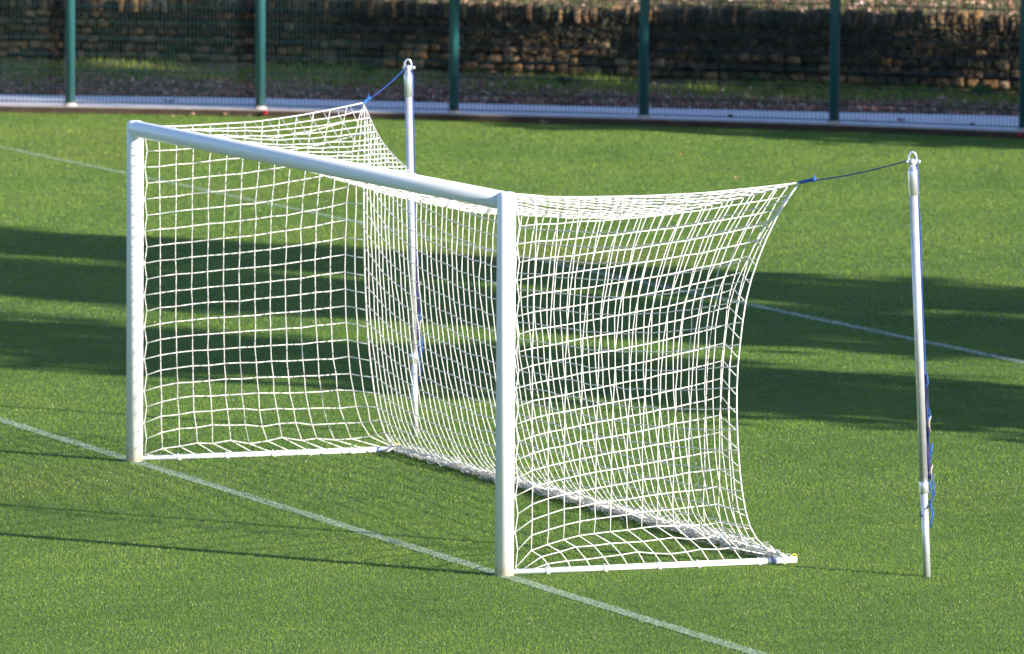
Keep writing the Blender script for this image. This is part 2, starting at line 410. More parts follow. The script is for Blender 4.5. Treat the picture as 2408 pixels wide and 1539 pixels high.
far_top = [(-7.44, 0.041, 2.52), (-7.464, 0.387, 2.516), (-7.488, 0.973, 2.535), (-7.512, 1.323, 2.572), (-7.536, 1.606, 2.613), (-7.56, 1.873, 2.658)]
def samp(P, t):
    """points at arc-length fractions t, from a smoothed polyline"""
    P = np.asarray(P, float); s = np.r_[0, np.cumsum(np.linalg.norm(np.diff(P, axis=0), axis=1))]; s /= s[-1]
    d = np.linspace(0, 1, 121); Q = np.stack([np.interp(d, s, P[:, i]) for i in range(3)], 1)
    for _ in range(2):
        Qp = np.concatenate([2*Q[:1]-Q[3:0:-1], Q, 2*Q[-1:]-Q[-2:-5:-1]])
        Q = np.stack([np.convolve(Qp[:, i], np.ones(7)/7, 'valid') for i in range(3)], 1)
    s = np.r_[0, np.cumsum(np.linalg.norm(np.diff(Q, axis=0), axis=1))]; s /= s[-1]
    return np.stack([np.interp(t, s, Q[:, i]) for i in range(3)], 1)
def coons(bot, topc, left, right):
    """bot/topc (n,3) along u; left/right (m,3) along v (bottom to top)"""
    n, m = len(bot), len(left); u = np.linspace(0, 1, n)[None, :, None]; v = np.linspace(0, 1, m)[:, None, None]
    return ((1-v)*bot[None]+v*topc[None]+(1-u)*left[:, None]+u*right[:, None]
            - (1-u)*(1-v)*bot[0]-u*(1-v)*bot[-1]-(1-u)*v*topc[0]-u*v*topc[-1])
CR = .0037
def cords(G, r=CR, skip_u=(), skip_v=(), ku=.92, kv=1.1):
    b = MB(); m, n = G.shape[:2]
    for j in range(m):
        if j not in skip_v: b.tube(G[j], r*kv, 5)
    for i in range(n):
        if i not in skip_u: b.tube(G[:, i], r*ku, 5)
    return b
def jit(G, a, edge=True):
    J = rng.normal(0, a, G.shape)
    if edge: J[0] = 0; J[-1] = 0; J[:, 0] = 0; J[:, -1] = 0
    return G+J
netroot = empty('goal_net', (-L/2, 1.0, 0))
tag(netroot, 'white square-mesh box net stretched behind the goal frame', 'goal net')
NRB = 21
vr = np.linspace(0, 1, NRB+1)

def side_panel(px, top, kink, seam, amp, pool, dev, name):
    M_ = 13
    vs2 = np.linspace(0, 1, NR+pool+1)
    front = np.array([(px+.005, .085, zrow(j)) for j in range(NR+1)])
    front[0] = (px, .080, .05); front[-1] = (px, .068, 2.53)
    ks = samp(kink[::-1], np.r_[0, np.linspace(.125 if pool > 1 else .09, 1, NR+pool)])
    ss = samp(seam[::-1], np.clip(np.r_[0, np.linspace(.095, 1, NR+pool)]-.022*np.sin(np.pi*vs2), 0, 1))
    u = np.linspace(0, 1, M_+1)
    tp = samp(top, u); tp[0] = (px, .068, 2.53)
    ra = front[0]+(ks[pool]-front[0])*u[:, None]
    G = coons(ra, tp, front, ks[pool:])
    U = u[None, :]; V = np.linspace(0, 1, NR+1)[:, None]
    env = (1-np.exp(-V*14))*(1-np.exp(-(1-V)*9))
    G[:, :, 2] += amp*np.sin(np.pi*U**.62)*(.35+.65*np.exp(-2.5*V))*env + dev*np.sin(np.pi*U**.5)*np.exp(-6.5*V)
    G[:, 1:-1, 0] += .03*np.sin(np.pi*U[:, 1:-1])*np.sin(np.pi*V)
    G[1:-1:2, 0, 1] += .008; G[2:-1:2, 0, 1] -= .010
    ra = G[0].copy()
    yb = np.minimum(ra[:, 1]+.10+.13*np.sin(np.pi*np.clip(u*1.1, 0, 1))*min(1, pool/2)+.22*u**3, DB-.03)
    bt = np.stack([np.full(M_+1, px+.012), yb, np.full(M_+1, .034)], 1); bt[-1] = ks[0]
    low = []
    for j in range(pool):
        t = j/float(pool); row = bt*(1-t)+ra*t
        row[:, 1] += .035*math.sin(math.pi*t)*(1 if j else 0)
        row[-1] = ks[j]; row[0] = (px, .24-.06*j, .030); low.append(row)
    G = np.concatenate([np.array(low), G], 0)
    V = vs2[:, None]
    mid = .5*(ks+ss); 
    G = np.concatenate([G, mid[:, None], ss[:, None]], 1)
    J = rng.normal(0, .0022, G.shape); J[:, 0] = 0; J[:, -1] = 0; J[0] = 0; J[-1] *= .5
    low = np.exp(-V*10)[:, :, None]
    J[1:, 1:-1] *= (1+3.5*low[1:])
    G = G+J
    o = cords(G).build(name, M['cord'], netroot)
    return G, samp(seam[::-1], np.clip(vr-.022*np.sin(np.pi*vr), 0, 1))
Gn, sn = side_panel(0.0, near_top, near_kink, near_seam, .030, 3, .120, 'side_panel')
Gf, sf = side_panel(-L, far_top, far_kink, far_seam, .055, 1, .05, 'side_panel')

NC = 62
u = np.linspace(0, 1, NC+1)
B1, B2 = np.array(near_seam[0]), np.array(far_seam[0])
ps = [0, .05, .1, .2, .35, .5, .7, .8, .9, 1]
pa = [0, .08, .15, .24, .33, .36, .31, .25, .15, 0]
pb = [0, .15, .27, .41, .50, .53, .43, .33, .185, 0]
def sm(x, xp, fp):
    t = np.linspace(0, 1, 101); y = np.interp(t, xp, fp); yp = np.concatenate([-y[4:0:-1], y, -y[-2:-6:-1]])
    y = np.convolve(yp, np.ones(9)/9, 'valid'); return np.interp(x, t, y)
rope = B2+(B1-B2)*u[:, None]; rope[:, 1] -= sm(u, ps, pa); rope[:, 2] -= sm(u, ps, pb)
front = np.stack([-L+.05+(L-.10)*u, np.full(NC+1, .06), np.full(NC+1, 2.53)], 1)
front[:, 2] -= .012*(np.arange(NC+1) % 2)
NRF = 16
G = coons(front, rope, samp(far_top, np.linspace(0, 1, NRF+1)), samp(near_top, np.linspace(0, 1, NRF+1)))
V = np.linspace(0, 1, NRF+1)[:, None]
G[:, :, 2] -= .05*np.sin(np.pi*V)*np.sin(np.pi*u)[None, :]
G = jit(G, .0028)
cords(G, skip_v=(NRF,), skip_u=(0, NC), ku=1.12, kv=.85).build('roof_panel', M['cord'], netroot)
bot = np.stack([-L+.03+(L-.06)*u, np.full(NC+1, DB-.02), np.full(NC+1, .05)], 1)
bot[:, 2] += .03*np.abs(np.sin(u*37))*np.sin(np.pi*u)
G = coons(bot, rope, sf, sn)
V = vr[:, None]; U = u[None, :]
G[:, :, 1] += .05*np.sin(np.pi*V)*np.sin(np.pi*U)
G = jit(G, .0028)
cords(G, skip_u=(0, NC), skip_v=(NRB,)).build('back_panel', M['cord'], netroot)
# thicker border cords
for P in (samp(near_top, np.linspace(0, 1, 30)), samp(far_top, np.linspace(0, 1, 30)), rope, sn, sf):
    b = MB(); b.tube(P, .0040 if P is rope else .0052, 6); b.build('border_cord', M['cord'], netroot)
# slack net heaped along the rear ground bar
b = MB()
for i in range(950):
    s = rng.uniform(0, 1)**.85; x = -L+.12+(L-.16)*s; wide = .024+.052*s*(1 if s < .93 else (1-s)/.07)
    cy, cz = DB-.01-rng.uniform(-.2, 1)*wide*1.7, .022+abs(rng.normal(0, wide*.55))
    r = rng.uniform(.008, .024)*(1+.7*s); a0 = rng.uniform(0, 6.28); da = rng.uniform(1.5, 4.0); tl = rng.uniform(-1, 1)
    pts = []
    for k in range(6):
        a = a0+da*k/5
        pts.append((x+r*2.6*math.cos(a)+.008*k*tl, cy+r*tl*math.sin(a), max(.012, cz+r*.8*math.sin(a))))
    b.tube(pts, .0030, 4, caps=False)
for i in range(18):
    x0 = rng.uniform(-L, -1.2); ln = rng.uniform(1.0, 3.2); pts = []; oy, oz = rng.uniform(-.045, .005), rng.uniform(.015, .060)
    for k in range(28):
        x = min(x0+ln*k/27, -.04); s = (x+L)/L; w_ = .6+.8*s*(1 if s < .93 else (1-s)/.07)
        pts.append((x, DB-.02+oy*w_+rng.normal(0, .004), max(.014, .012+oz*w_+.010*math.sin(x*19+i)+rng.normal(0, .003))))
    b.tube(pts, .0034, 4, caps=False)
b.build('gathered_hem', M['hem'], netroot)
# hem cords converging on the near and far corners
b = MB()
for (cx, sg) in ((0.0, -1), (-L, 1)):
    b = MB()
    for i in range(9):
        x0 = cx+sg*rng.uniform(.35, 1.6); P = []
        for t in np.linspace(0, 1, 9):
            P.append((x0+(cx-x0)*t+rng.normal(0, .006), DB-.03-.10*math.sin(math.pi*min(1, t*1.1))*rng.uniform(.3, .8)+.02*t, .05+.05*(1-t)*rng.uniform(.3, 1.2)))
        b.tube(P, .0036, 5)
    b.build('hem_cord', M['cord'], netroot)
# ties round the ground bars
for px in (0.0, -L):
    for yy in np.r_[.32, .7, 1.05, 1.42, 1.78, 2.0]+rng.normal(0, .03, 6):
        b = MB(); ring = [(px+.029*math.cos(a), yy+.012*math.sin(a*.5), .026+.027*math.sin(a)) for a in np.linspace(0, 2*math.pi, 12, endpoint=False)]
        b.tube(ring, .0032, 6, closed=True); b.tube([(px+.02, yy, .008), (px+.040, yy+.02, .006)], .003, 5)
        b.build('bar_tie', M['strap'], netroot)

# ---------------------------------------------------------------- net support poles and their ropes
def support(base, top, label, near):
    root = empty('net_support_pole', base); tag(root, label, 'pole', 'steel poles holding up the goal net')
    B, T = Vector(base), Vector(top); d = (T-B).normalized(); Hh = (T-B).length
    hj = .60
    def at(h): return B+d*h
    b = MB(); b.lathe(B-d*.1, d, [(0, .0245), (.1+hj, .0245)], 28); b.build('lower_tube', M['galv'], root)
    b = MB(); b.lathe(at(hj), d, [(0, .0285), (Hh-hj-.26, .0285)], 28); b.build('upper_tube', M['galv'], root)
    b = MB(); b.lathe(at(hj-.035), d, [(0, .030), (.004, .0325), (.072, .0325), (.076, .030)], 28); b.build('joint_band', M['chrome'], root)
    b = MB(); b.lathe(at(Hh-.30), d, [(0, .032), (.003, .034), (.155, .034), (.170, .030), (.176, .02)], 32); b.build('top_sleeve', M['chrome'], root)
    # the head: an upright oval eye round a small sheave, held by a cross pin that ends in a ball
    rt = Vector(RT0); fw = Vector((-FW[0], -FW[1], 0)).normalized()
    c0 = at(Hh-.062)
    ax = Vector((.30, 1.0, 0)).normalized()
    sd_ = ax.cross(Vector((0, 0, 1))).normalized()
    b = MB(); ring = []
    for a in np.linspace(0, 2*math.pi, 28, endpoint=False):
        ring.append(c0+ax*(.026*math.cos(a))+Vector((0, 0, 1))*(.048*math.sin(a)))
    b.tube(ring, .0085, 10, closed=True); b.build('eye', M['chrome'], root)
    b = MB(); b.lathe(c0-Vector((0, 0, .018))-sd_*.010, sd_, [(0, .024), (.004, .024), (.008, .017), (.012, .017), (.016, .024), (.020, .024)], 24); b.build('sheave', M['galv'], root)
    b = MB(); pc_ = c0-Vector((0, 0, .016)); b.tube([pc_-ax*.034, pc_+ax*.040], .006, 10)
    b.sphere(pc_+ax*.043, .0155, 10); b.sphere(pc_-ax*.036, .0095, 8); b.build('ball_pin', M['chrome'], root)
    b = MB(); b.sphere(at(Hh-.122), .028, 10, (1, 1, .62)); b.build('cap', M['chrome'], root)
    # cleats
    side = Vector((.37, .93, 0)).normalized()
    hs = (1.03, .70) if near else (1.15, .85)
    for h in hs:
        b = MB(); c = at(h)+side*.047
        b.box(at(h)+side*.034, side*.012, side.cross(Vector((0, 0, 1)))*.008, Vector((0, 0, .012)))
        b.tube([c+Vector((0, 0, -.055))+side*.012, c+Vector((0, 0, -.02)), c+Vector((0, 0, .02)), c+Vector((0, 0, .055))+side*.014], [.005, .010, .011, .006], 8)
        b.build('cleat', M['grey'], root)
    return root, at, c0, side, Hh

def rope_thing(at, c0, side, Hh, corner, label, low, near):
    corner = Vector(corner); root = empty('tension_rope', tuple(corner)); tag(root, label, 'rope', 'blue ropes pulling the net corners')
    v = (c0-corner)
    P = []
    for t in np.linspace(0, 1, 18):
        p = corner+v*t; p.z -= .018*math.sin(math.pi*t); P.append(p)
    b = MB(); b.tube(P, .0040, 6); b.build('stay_line', M['blue'], root)
    b = MB(); dn = v.normalized()
    b.tube([corner-dn*.012, corner+dn*.05, corner+dn*.11], [.010, .013, .010], 8); b.sphere(corner+dn*.125, .017, 8)
    b.tube([corner+dn*.12, corner+dn*.13+Vector((0, 0, .03))], .005, 5)
    b.build('knot', M['brightblue'], root)
    # tail down the pole
    b = MB(); P = [c0+side*.015+Vector((0, 0, .02)), at(Hh-.16)+side*.040]
    for h in np.linspace(Hh-.3, low+.02, 20): P.append(at(h)+side*(.0345+.003*math.sin(h*9)))
    b.tube(P, .0048, 6); b.build('tail', M['blue'], root)
    # wound cord
    b = MB(); h1, h0 = (1.36, .66) if near else (1.40, .75)
    for k in range(5):
        P = []
        for h in np.linspace(h0, h1, 26):
            P.append(at(h)+side*(.033+.006*math.sin(h*13+k*1.4)+.003*k)+Vector((.008*math.sin(h*17+k), 0, 0)))
        b.tube(P, .0052, 6)
    b.build('wound_cord', M['navy'], root)
    for (h, n_, l) in ((h1+.01, 7, .09), (h1-.22, 3, .10), (h0-.02, 2, .18), (h0-.16, 3, .16)):
        b = MB()
        for k in range(n_):
            a = rng.uniform(-.5, .5); p0 = at(h)+side*.040; P = []
            for t in np.linspace(0, 1, 7):
                P.append(p0-side*.004+side*(.016*math.sin(math.pi*t)*rng.uniform(.3, 1.5)+.006*a)+Vector((.02*a*t, 0, -l*t+.012*math.sin(t*9+k))))
            b.tube(P, .0034, 5)
        b.build('loose_loop', M['brightblue'], root)
    b = MB()
    for k in range(2):
        P = [at(h0-.12+.36*t)+side*(.055+.012*math.sin(7*t+k)) for t in np.linspace(0, 1, 8)]
        b.tube(P, .0035, 5)
        b.build('hanging_cord', M['brightblue'], root); b = MB()
    if near:
        b = MB(); P = []
        for t in np.linspace(0, 2*math.pi, 16): P.append(at(.46+.05*math.sin(t))+Vector((.034*math.cos(t*1), .034*math.sin(t), 0)))
        b.tube(P[:14], .004, 5); b.build('end_loop', M['navy'], root)
    return root

r1 = support((.972, 2.651, 0), (.972, 2.507, 2.858), 'galvanised net support pole right of the net, nearest the camera', True)
rope_thing(*r1[1:], (.12, 2.075, 2.592), 'blue rope from the near top corner of the net to the right-hand pole', .62, True)
r2 = support((-8.509, 2.68, 0), (-8.51, 2.60, 2.935), 'galvanised net support pole behind the net, against the stone wall background', False)
rope_thing(*r2[1:], (-7.56, 1.877, 2.66), 'blue rope from the far top corner of the net to the rear pole', .75, False)

# ---------------------------------------------------------------- fence
fence = empty('fence', tuple(list(map(float, FEN[7][:2]))+[.09]))
tag(fence, 'tall dark green welded mesh fence on round posts beside the concrete path', 'fence')
def on_fence(s):
    d = np.r_[0, np.cumsum(np.linalg.norm(np.diff(fc[:, :2], axis=0), axis=1))]
    x, y = np.interp(s, d, fc[:, 0]), np.interp(s, d, fc[:, 1]); i = min(int(np.interp(s, d, np.arange(NS))), NS-1)
    return np.array([x, y]), ft[i], fn[i]
dd = np.r_[0, np.cumsum(np.linalg.norm(np.diff(fc[:, :2], axis=0), axis=1))]
def s_of(pt):
    k = np.argmin(np.hypot(fc[:, 0]-pt[0], fc[:, 1]-pt[1])); t = ft[k]; return dd[k]+float(np.dot(np.array(pt)-fc[k, :2], t))
posts = [s_of(q) for q in ((-45.45, 12.455), (-44.208, 14.512), (-42.745, 16.491), (-41.306, 18.42), (-39.673, 20.225), (-37.828, 21.881))]
posts = [posts[0]-4.9, posts[0]-2.45]+posts+[posts[-1]+2.45]
FH = 3.05
for s in posts:
    p, t, n = on_fence(s); c = Vector((p[0]+n[0]*.10, p[1]+n[1]*.10, .09))
    b = MB(); b.lathe(c-Vector((0, 0, .1)), (0, 0, 1), [(0, .060), (.1+FH-.01, .060), (.1+FH, .05)], 24)
    b.build('fence_post', M['fence'], fence)
    b = MB(); b.lathe(c, (0, 0, 1), [(-.002, .085), (.018, .085), (.026, .068), (.035, .064)], 18); b.build('post_foot', M['kerb'], fence)
for a, c in zip(posts[:-1], posts[1:]):
    pa_, ta, na = on_fence(a); pb_, tb, nb = on_fence(c)
    A0 = np.array([*(pa_+na*.16), 0]); B0 = np.array([*(pb_+nb*.16), 0]); ln = np.linalg.norm(B0-A0); nn = Vector((na[0], na[1], 0))
    b = MB(); k = int(ln/.05)
    for i in range(k+1):
        q = A0+(B0-A0)*(i/k); b.tube([(q[0], q[1], .115), (q[0], q[1], FH)], .0040, 4, caps=False)
    for j in range(15):
        z = .13+.2*j
        for o_ in (.006, -.006):
            b.tube([Vector((A0[0], A0[1], z))+nn*o_, Vector((B0[0], B0[1], z))+nn*o_], .0065, 4, caps=False)
    b.build('mesh_panel', M['wire'], fence)

def red_tag(pt, label):
    r = rng; b = MB()
    for k in range(7):
        c = Vector((pt[0]+r.uniform(-.012, .012), pt[1]+r.uniform(-.012, .012), pt[2]+r.uniform(0, .016)))
        u_ = Vector(r.normal(0, 1, 3)).normalized(); v_ = u_.orthogonal().normalized()
        b.box(c, u_*.026, v_*.012, u_.cross(v_)*.003)
    tag(b.build('red_tape', M['red'], smooth=False), label, 'tape', 'scraps of red tape by the fence')
for s, o_, lab in ((posts[3], .10, 'crumpled scrap of red tape at the foot of a bright green fence post'), (posts[7], .02, 'crumpled scrap of red tape at the rightmost fence post')):
    p, t, n = on_fence(s); q = p+t*o_-n*.06; red_tag((q[0], q[1], .05), lab)

# ---------------------------------------------------------------- stone wall
wall = empty('stone_wall', tuple(map(float, (wc[45][0], wc[45][1], wc[45][2]))))
tag(wall, 'old dry stone wall of rough courses under upright coping stones, behind the fence', 'stone wall')
dw = np.r_[0, np.cumsum(np.linalg.norm(np.diff(wc[:, :2], axis=0), axis=1))]
def on_wall(s):
    q = [np.interp(s, dw, wc[:, i]) for i in range(4)]; i = min(int(np.interp(s, dw, np.arange(NS))), NS-1)
    return q, wt_[i], wn[i]
# unit stone
bm = bmesh.new(); bmesh.ops.create_cube(bm, size=2); bmesh.ops.subdivide_edges(bm, edges=bm.edges[:], cuts=2, use_grid_fill=True)
SV = np.array([v.co[:] for v in bm.verts]); SF = [tuple(v.index for v in f.verts) for f in bm.faces]; bm.free()
SVr = SV/np.linalg.norm(SV, axis=1)[:, None]*1.25
SV = SV*.60+SVr*.40
def stone(b, c, t, n, hx, hy, hz, rot=0):
    J = SV*(1+rng.normal(0, .075, (len(SV), 1)))+rng.normal(0, .05, SV.shape)
    J = J*np.array([hx, hy, hz])
    ca, sa = math.cos(rot), math.sin(rot)
    x, z = J[:, 0]*ca-J[:, 2]*sa, J[:, 0]*sa+J[:, 2]*ca
    W_ = np.array(c)+x[:, None]*np.array([t[0], t[1], 0])+J[:, 1:2]*np.array([n[0], n[1], 0])+z[:, None]*np.array([0, 0, 1])
    k = rng.uniform()
    pal = [(.33, .20, .09), (.36, .20, .07), (.24, .145, .075), (.11, .08, .04), (.08, .08, .03), (.38, .27, .15)]
    c_ = np.array(pal[rng.choice(6, p=[.24, .14, .18, .20, .16, .08])])*rng.uniform(.4, 1.15)
    b.add(W_, SF, c_)
b = MB(); s = 0; ROWH = .118
core = MB()
rows = 7
for r_ in range(-1, rows+1):
    s = rng.uniform(0, .2)
    while s < dw[-1]-.1:
        wdt = rng.uniform(.11, .25)
        q, t, n = on_wall(s+wdt/2)
        body_top = q[3]-.20; base = q[2]-.05; rh = (body_top-base)/(rows)
        z = base+rh*(r_+.5)
        if r_ >= 0 and r_ < rows:
            o = rng.normal(0, .022)
            stone(b, (q[0]+n[0]*o, q[1]+n[1]*o, z+rng.normal(0, .008)), t, n, wdt*.5*rng.uniform(.82, .97), .10, rh*.5*rng.uniform(.70, .96), rng.normal(0, .04))
        s += wdt
b.build('stone_courses', M['stone'], wall, vcol=True)
b = MB(); s = 0
while s < dw[-1]-.1:
    wdt = rng.uniform(.055, .125); q, t, n = on_wall(s+wdt/2); hh = rng.uniform(.085, .125); o = rng.normal(0, .025)-.02
    if rng.uniform() > .08: stone(b, (q[0]+n[0]*o, q[1]+n[1]*o, q[3]-.20+hh*.9), t, n, wdt*.5*.88, .14, hh, rng.normal(0, .10))
    s += wdt
b.build('coping_stones', M['stone'], wall, vcol=True)
# dark core just behind the stone faces
n_ = NS; A = wc[:, :2]+wn*.05; B = wc[:, :2]+wn*.40
V = np.concatenate([P3(A, wc[:, 2]-.2), P3(A, wc[:, 3]-.10), P3(B, wc[:, 3]-.10), P3(B, wc[:, 2]-.2)]); F = []
for i in range(n_-1):
    for a in range(4): c = (a+1) % 4; F.append((a*n_+i, a*n_+i+1, c*n_+i+1, c*n_+i))
F += [(0, n_, 2*n_, 3*n_), (n_-1, 4*n_-1, 3*n_-1, 2*n_-1)]
mesh_obj('core', V, F, M['mortar'], wall, smooth=False)

# ---------------------------------------------------------------- dead leaves, weeds, ivy
def leaf_cloud(name, P, size, col, m, **k):
    n = len(P); a = rng.normal(0, 1, (n, 3)); a[:, 2] *= .45; a /= np.linalg.norm(a, axis=1)[:, None]
    c = rng.normal(0, 1, (n, 3)); v = np.cross(a, c); v /= np.linalg.norm(v, axis=1)[:, None]; nn = np.cross(a, v)
    a = a*size[:, None]; v = v*size[:, None]*.62; cup = nn*size[:, None]*.25
    V = np.stack([P-a, P-v*.9+cup*.4, P+a*.95+cup, P+v+cup*.4], 1).reshape(-1, 3)
    return tag(mesh_obj(name, V, np.arange(4*n).reshape(-1, 4), m, smooth=False, col=np.repeat(col, 4, 0)), **k)
def bankpts(n, tfun):
    f = rng.uniform(0, 1, n); t = tfun(n); P = np.array([bank_pt(a, b_) for a, b_ in zip(f, t)]); return f, t, P
f, t, P = bankpts(16000, lambda n: np.clip(np.abs(rng.normal(0.08, .26, n)), 0, 1))
P[:, 2] += rng.uniform(.005, .035, len(P))
pal = np.array([(.48, .25, .18), (.55, .34, .26), (.30, .15, .11), (.62, .48, .42), (.18, .09, .07), (.42, .18, .15)])
leaf_cloud('leaf_litter', P, rng.uniform(.018, .045, len(P)), pal[rng.integers(0, 6, len(P))]*rng.uniform(.5, 1.15, (len(P), 1)), M['leaf'],
           kind='stuff', label='fallen brown leaves lying between path and wall', cat='fallen leaves')
# verge grass under the wall
f, t, P = bankpts(26000, lambda n: np.clip(rng.normal(.62, .24, n), .12, 1.0))
k = (vnoise(P[:, 0], P[:, 1], 2.2, 31)+rng.normal(0, .15, len(P))) > -.18
P = P[k]; n = len(P)
cc = np.array([(.10, .24, .03), (.20, .32, .04), (.36, .44, .07), (.40, .33, .13)])[rng.choice(4, n, p=[.3, .3, .25, .15])]*rng.uniform(.6, 1.2, (n, 1))
blades('verge_grass', P, rng.uniform(.04, .13, n), rng.uniform(.010, .018, n), cc, lean=.8, kind='stuff', label='rough verge grass along the foot of the wall', cat='grass')
# slope above the wall: grass and litter
f = rng.uniform(0, 1, 30000); d = rng.uniform(.15, 3.2, 30000)**1.0
P = np.array([top_pt(a, b_) for a, b_ in zip(f, d)]); n = len(P)
cc = np.array([(.12, .20, .035), (.20, .24, .06), (.34, .28, .15), (.09, .13, .03)])[rng.choice(4, n, p=[.3, .25, .3, .15])]*rng.uniform(.6, 1.2, (n, 1))
blades('slope_grass', P, rng.uniform(.05, .14, n), rng.uniform(.012, .02, n), cc, lean=.9, kind='stuff', label='rough dry grass on the slope above the wall', cat='grass')
f = rng.uniform(0, 1, 12000); d = rng.uniform(.2, 3.2, 12000)
P = np.array([top_pt(a, b_) for a, b_ in zip(f, d)]); P[:, 2] += rng.uniform(.02, .08, len(P))
leaf_cloud('slope_leaf_litter', P, rng.uniform(.02, .05, len(P)), pal[rng.integers(0, 6, len(P))]*rng.uniform(.7, 1.4, (len(P), 1)), M['leaf'],
           kind='stuff', label='dry leaves on the slope above the wall', cat='fallen leaves')
# creepers hanging over the wall, thicker to the right
P = []; C_ = []; b = MB()
for i in range(1500):
    f = rng.uniform(0, 1)**.5; s = f*dw[-1]; q, t, n = on_wall(s)
    ln = rng.uniform(.1, .75)*(.35+.75*f); z0 = q[3]+rng.uniform(-.35, .06); x0, y0 = q[0]-n[0]*.12, q[1]-n[1]*.12; pts = []
    dr = rng.normal(0, .12)
    for kk in range(6):
        a = kk/5; off = -.02-.03*math.sin(a*3+i)
        zz = max(z0-ln*a, q[2]+.02)
        pts.append((x0+n[0]*off+t[0]*dr*a+rng.normal(0, .008), y0+n[1]*off+t[1]*dr*a+rng.normal(0, .008), zz))
        for _ in range(rng.integers(0, 4)):
            P.append(np.array(pts[-1])+rng.normal(0, .03, 3)-np.array([n[0], n[1], 0])*.02)
            C_.append(np.array([(.035, .055, .018), (.10, .075, .035), (.20, .14, .08), (.04, .035, .022)][rng.choice(4, p=[.30, .28, .12, .30])])*rng.uniform(.6, 1.2))
    b.tube(pts, .0045, 4, caps=False)
tag(b.build('creeper_stems', M['bark']), 'dry brown creeper stems hanging down the stone wall', 'creeper', kind='stuff')
leaf_cloud('creeper_leaves', np.array(P), rng.uniform(.014, .036, len(P)), np.array(C_), M['weed'], kind='stuff', label='small dark creeper leaves over the stone wall', cat='creeper')

# countable leafy weeds at the wall foot
def weed(name, f, t, hgt, spread, n, cols, label):
    x, y, z = bank_pt(f, t); root = empty(name, (x, y, z)); tag(root, label, 'plant', 'leafy weeds at the foot of the wall')
    b = MB(); P = []; C = []
    for i in range(n):
        a = rng.uniform(0, 6.28); l = rng.uniform(.5, 1)*hgt; o = rng.uniform(.2, 1)*spread; pts = []
        for kk in range(7):
            u_ = kk/6; p = Vector((x+math.cos(a)*o*u_**1.4, y+math.sin(a)*o*u_**1.4, z+l*math.sin(u_*1.9)/1.0)); pts.append(p)
            for sgn in (-1, 1):
                if kk > 0:
                    P.append(np.array(p)+np.array([-math.sin(a), math.cos(a), 0])*sgn*rng.uniform(.01, .05)*(1.1-u_)+rng.normal(0, .006, 3)); C.append(cols[rng.integers(0, len(cols))])
        b.tube(pts, .003, 4, caps=False)
    b.build('stem', M['bark'], root)
    o_ = leaf_cloud('leaves', np.array(P), rng.uniform(.016, .034, len(P)), np.array(C)*rng.uniform(.7, 1.2, (len(P), 1)), M['weed'])
    o_.data.transform(Matrix.Translation((-x, -y, -z))); o_.parent = root
gr = [(.05, .16, .04), (.08, .20, .05), (.04, .11, .03)]; yl = [(.20, .24, .05), (.12, .18, .04), (.26, .25, .08)]
def f_at(px, t, y=None):
    best = None
    for f in np.linspace(0, 1, 300):
        q = np.array(bank_pt(f, t))-CP; x_ = PW/2+FPX*q.dot(RT)/q.dot(FW)
        if best is None or abs(x_-px) < best[0]: best = (abs(x_-px), f)
    return best[1]
for px, t, h, sp, n, c, lab in ((405, .95, .26, .16, 26, gr, 'bright green fern-like weed against the wall at left, between two fence posts'),
        (735, .90, .22, .20, 26, yl, 'yellow-green weed against the wall, right of the second visible fence post'),
        (875, .80, .12, .20, 18, gr, 'low green weed behind the rope of the far net pole'),
        (1335, .55, .12, .16, 16, gr, 'low spreading green weed among brown leaves midway along the bank'),
        (1765, .85, .14, .16, 18, gr, 'bright green clump at the foot of the wall before the dark creeper'),
        (1850, .62, .14, .12, 14, yl, 'pale yellow-green tuft on the bank beside brown leaf drifts'),
        (2310, .75, .16, .18, 20, gr, 'green weed on the bank just left of the rightmost fence post'),
        (2440, .80, .20, .2, 20, yl, 'yellow-green weed on the bank behind the rightmost fence post')):
    weed('weed_plant', f_at(px, t), t, h, sp, n, c, lab)

# single dead leaves on the turf, kerb and path
def dead_leaf(p, size, c, label):
    b = MB(); a = rng.uniform(0, 6.28); ca, sa = math.cos(a), math.sin(a); n = 8; V = []; 
    for i in range(n):
        an = 2*math.pi*i/n; r = size*(1-.25*math.cos(2*an))*(1+.25*math.cos(an*5)*.4); x, y = r*math.cos(an), .62*r*math.sin(an)
        V.append((p[0]+x*ca-y*sa, p[1]+x*sa+y*ca, p[2]+size*.45*(abs(math.cos(an))**2)+.004))
    V.append((p[0], p[1], p[2])); F = [(i, (i+1) % n, n) for i in range(n)]
    b.add(V, F, c); b.tube([V[0], (V[0][0]+ca*size*.5, V[0][1]+sa*size*.5, p[2]+.01)], .0015, 4, c=c)
    tag(b.build('fallen_leaf', M['leaf'], smooth=False, vcol=True), label, 'leaf', 'single fallen leaves')
tan, org, drk = (.55, .36, .22), (.65, .28, .06), (.06, .05, .04)
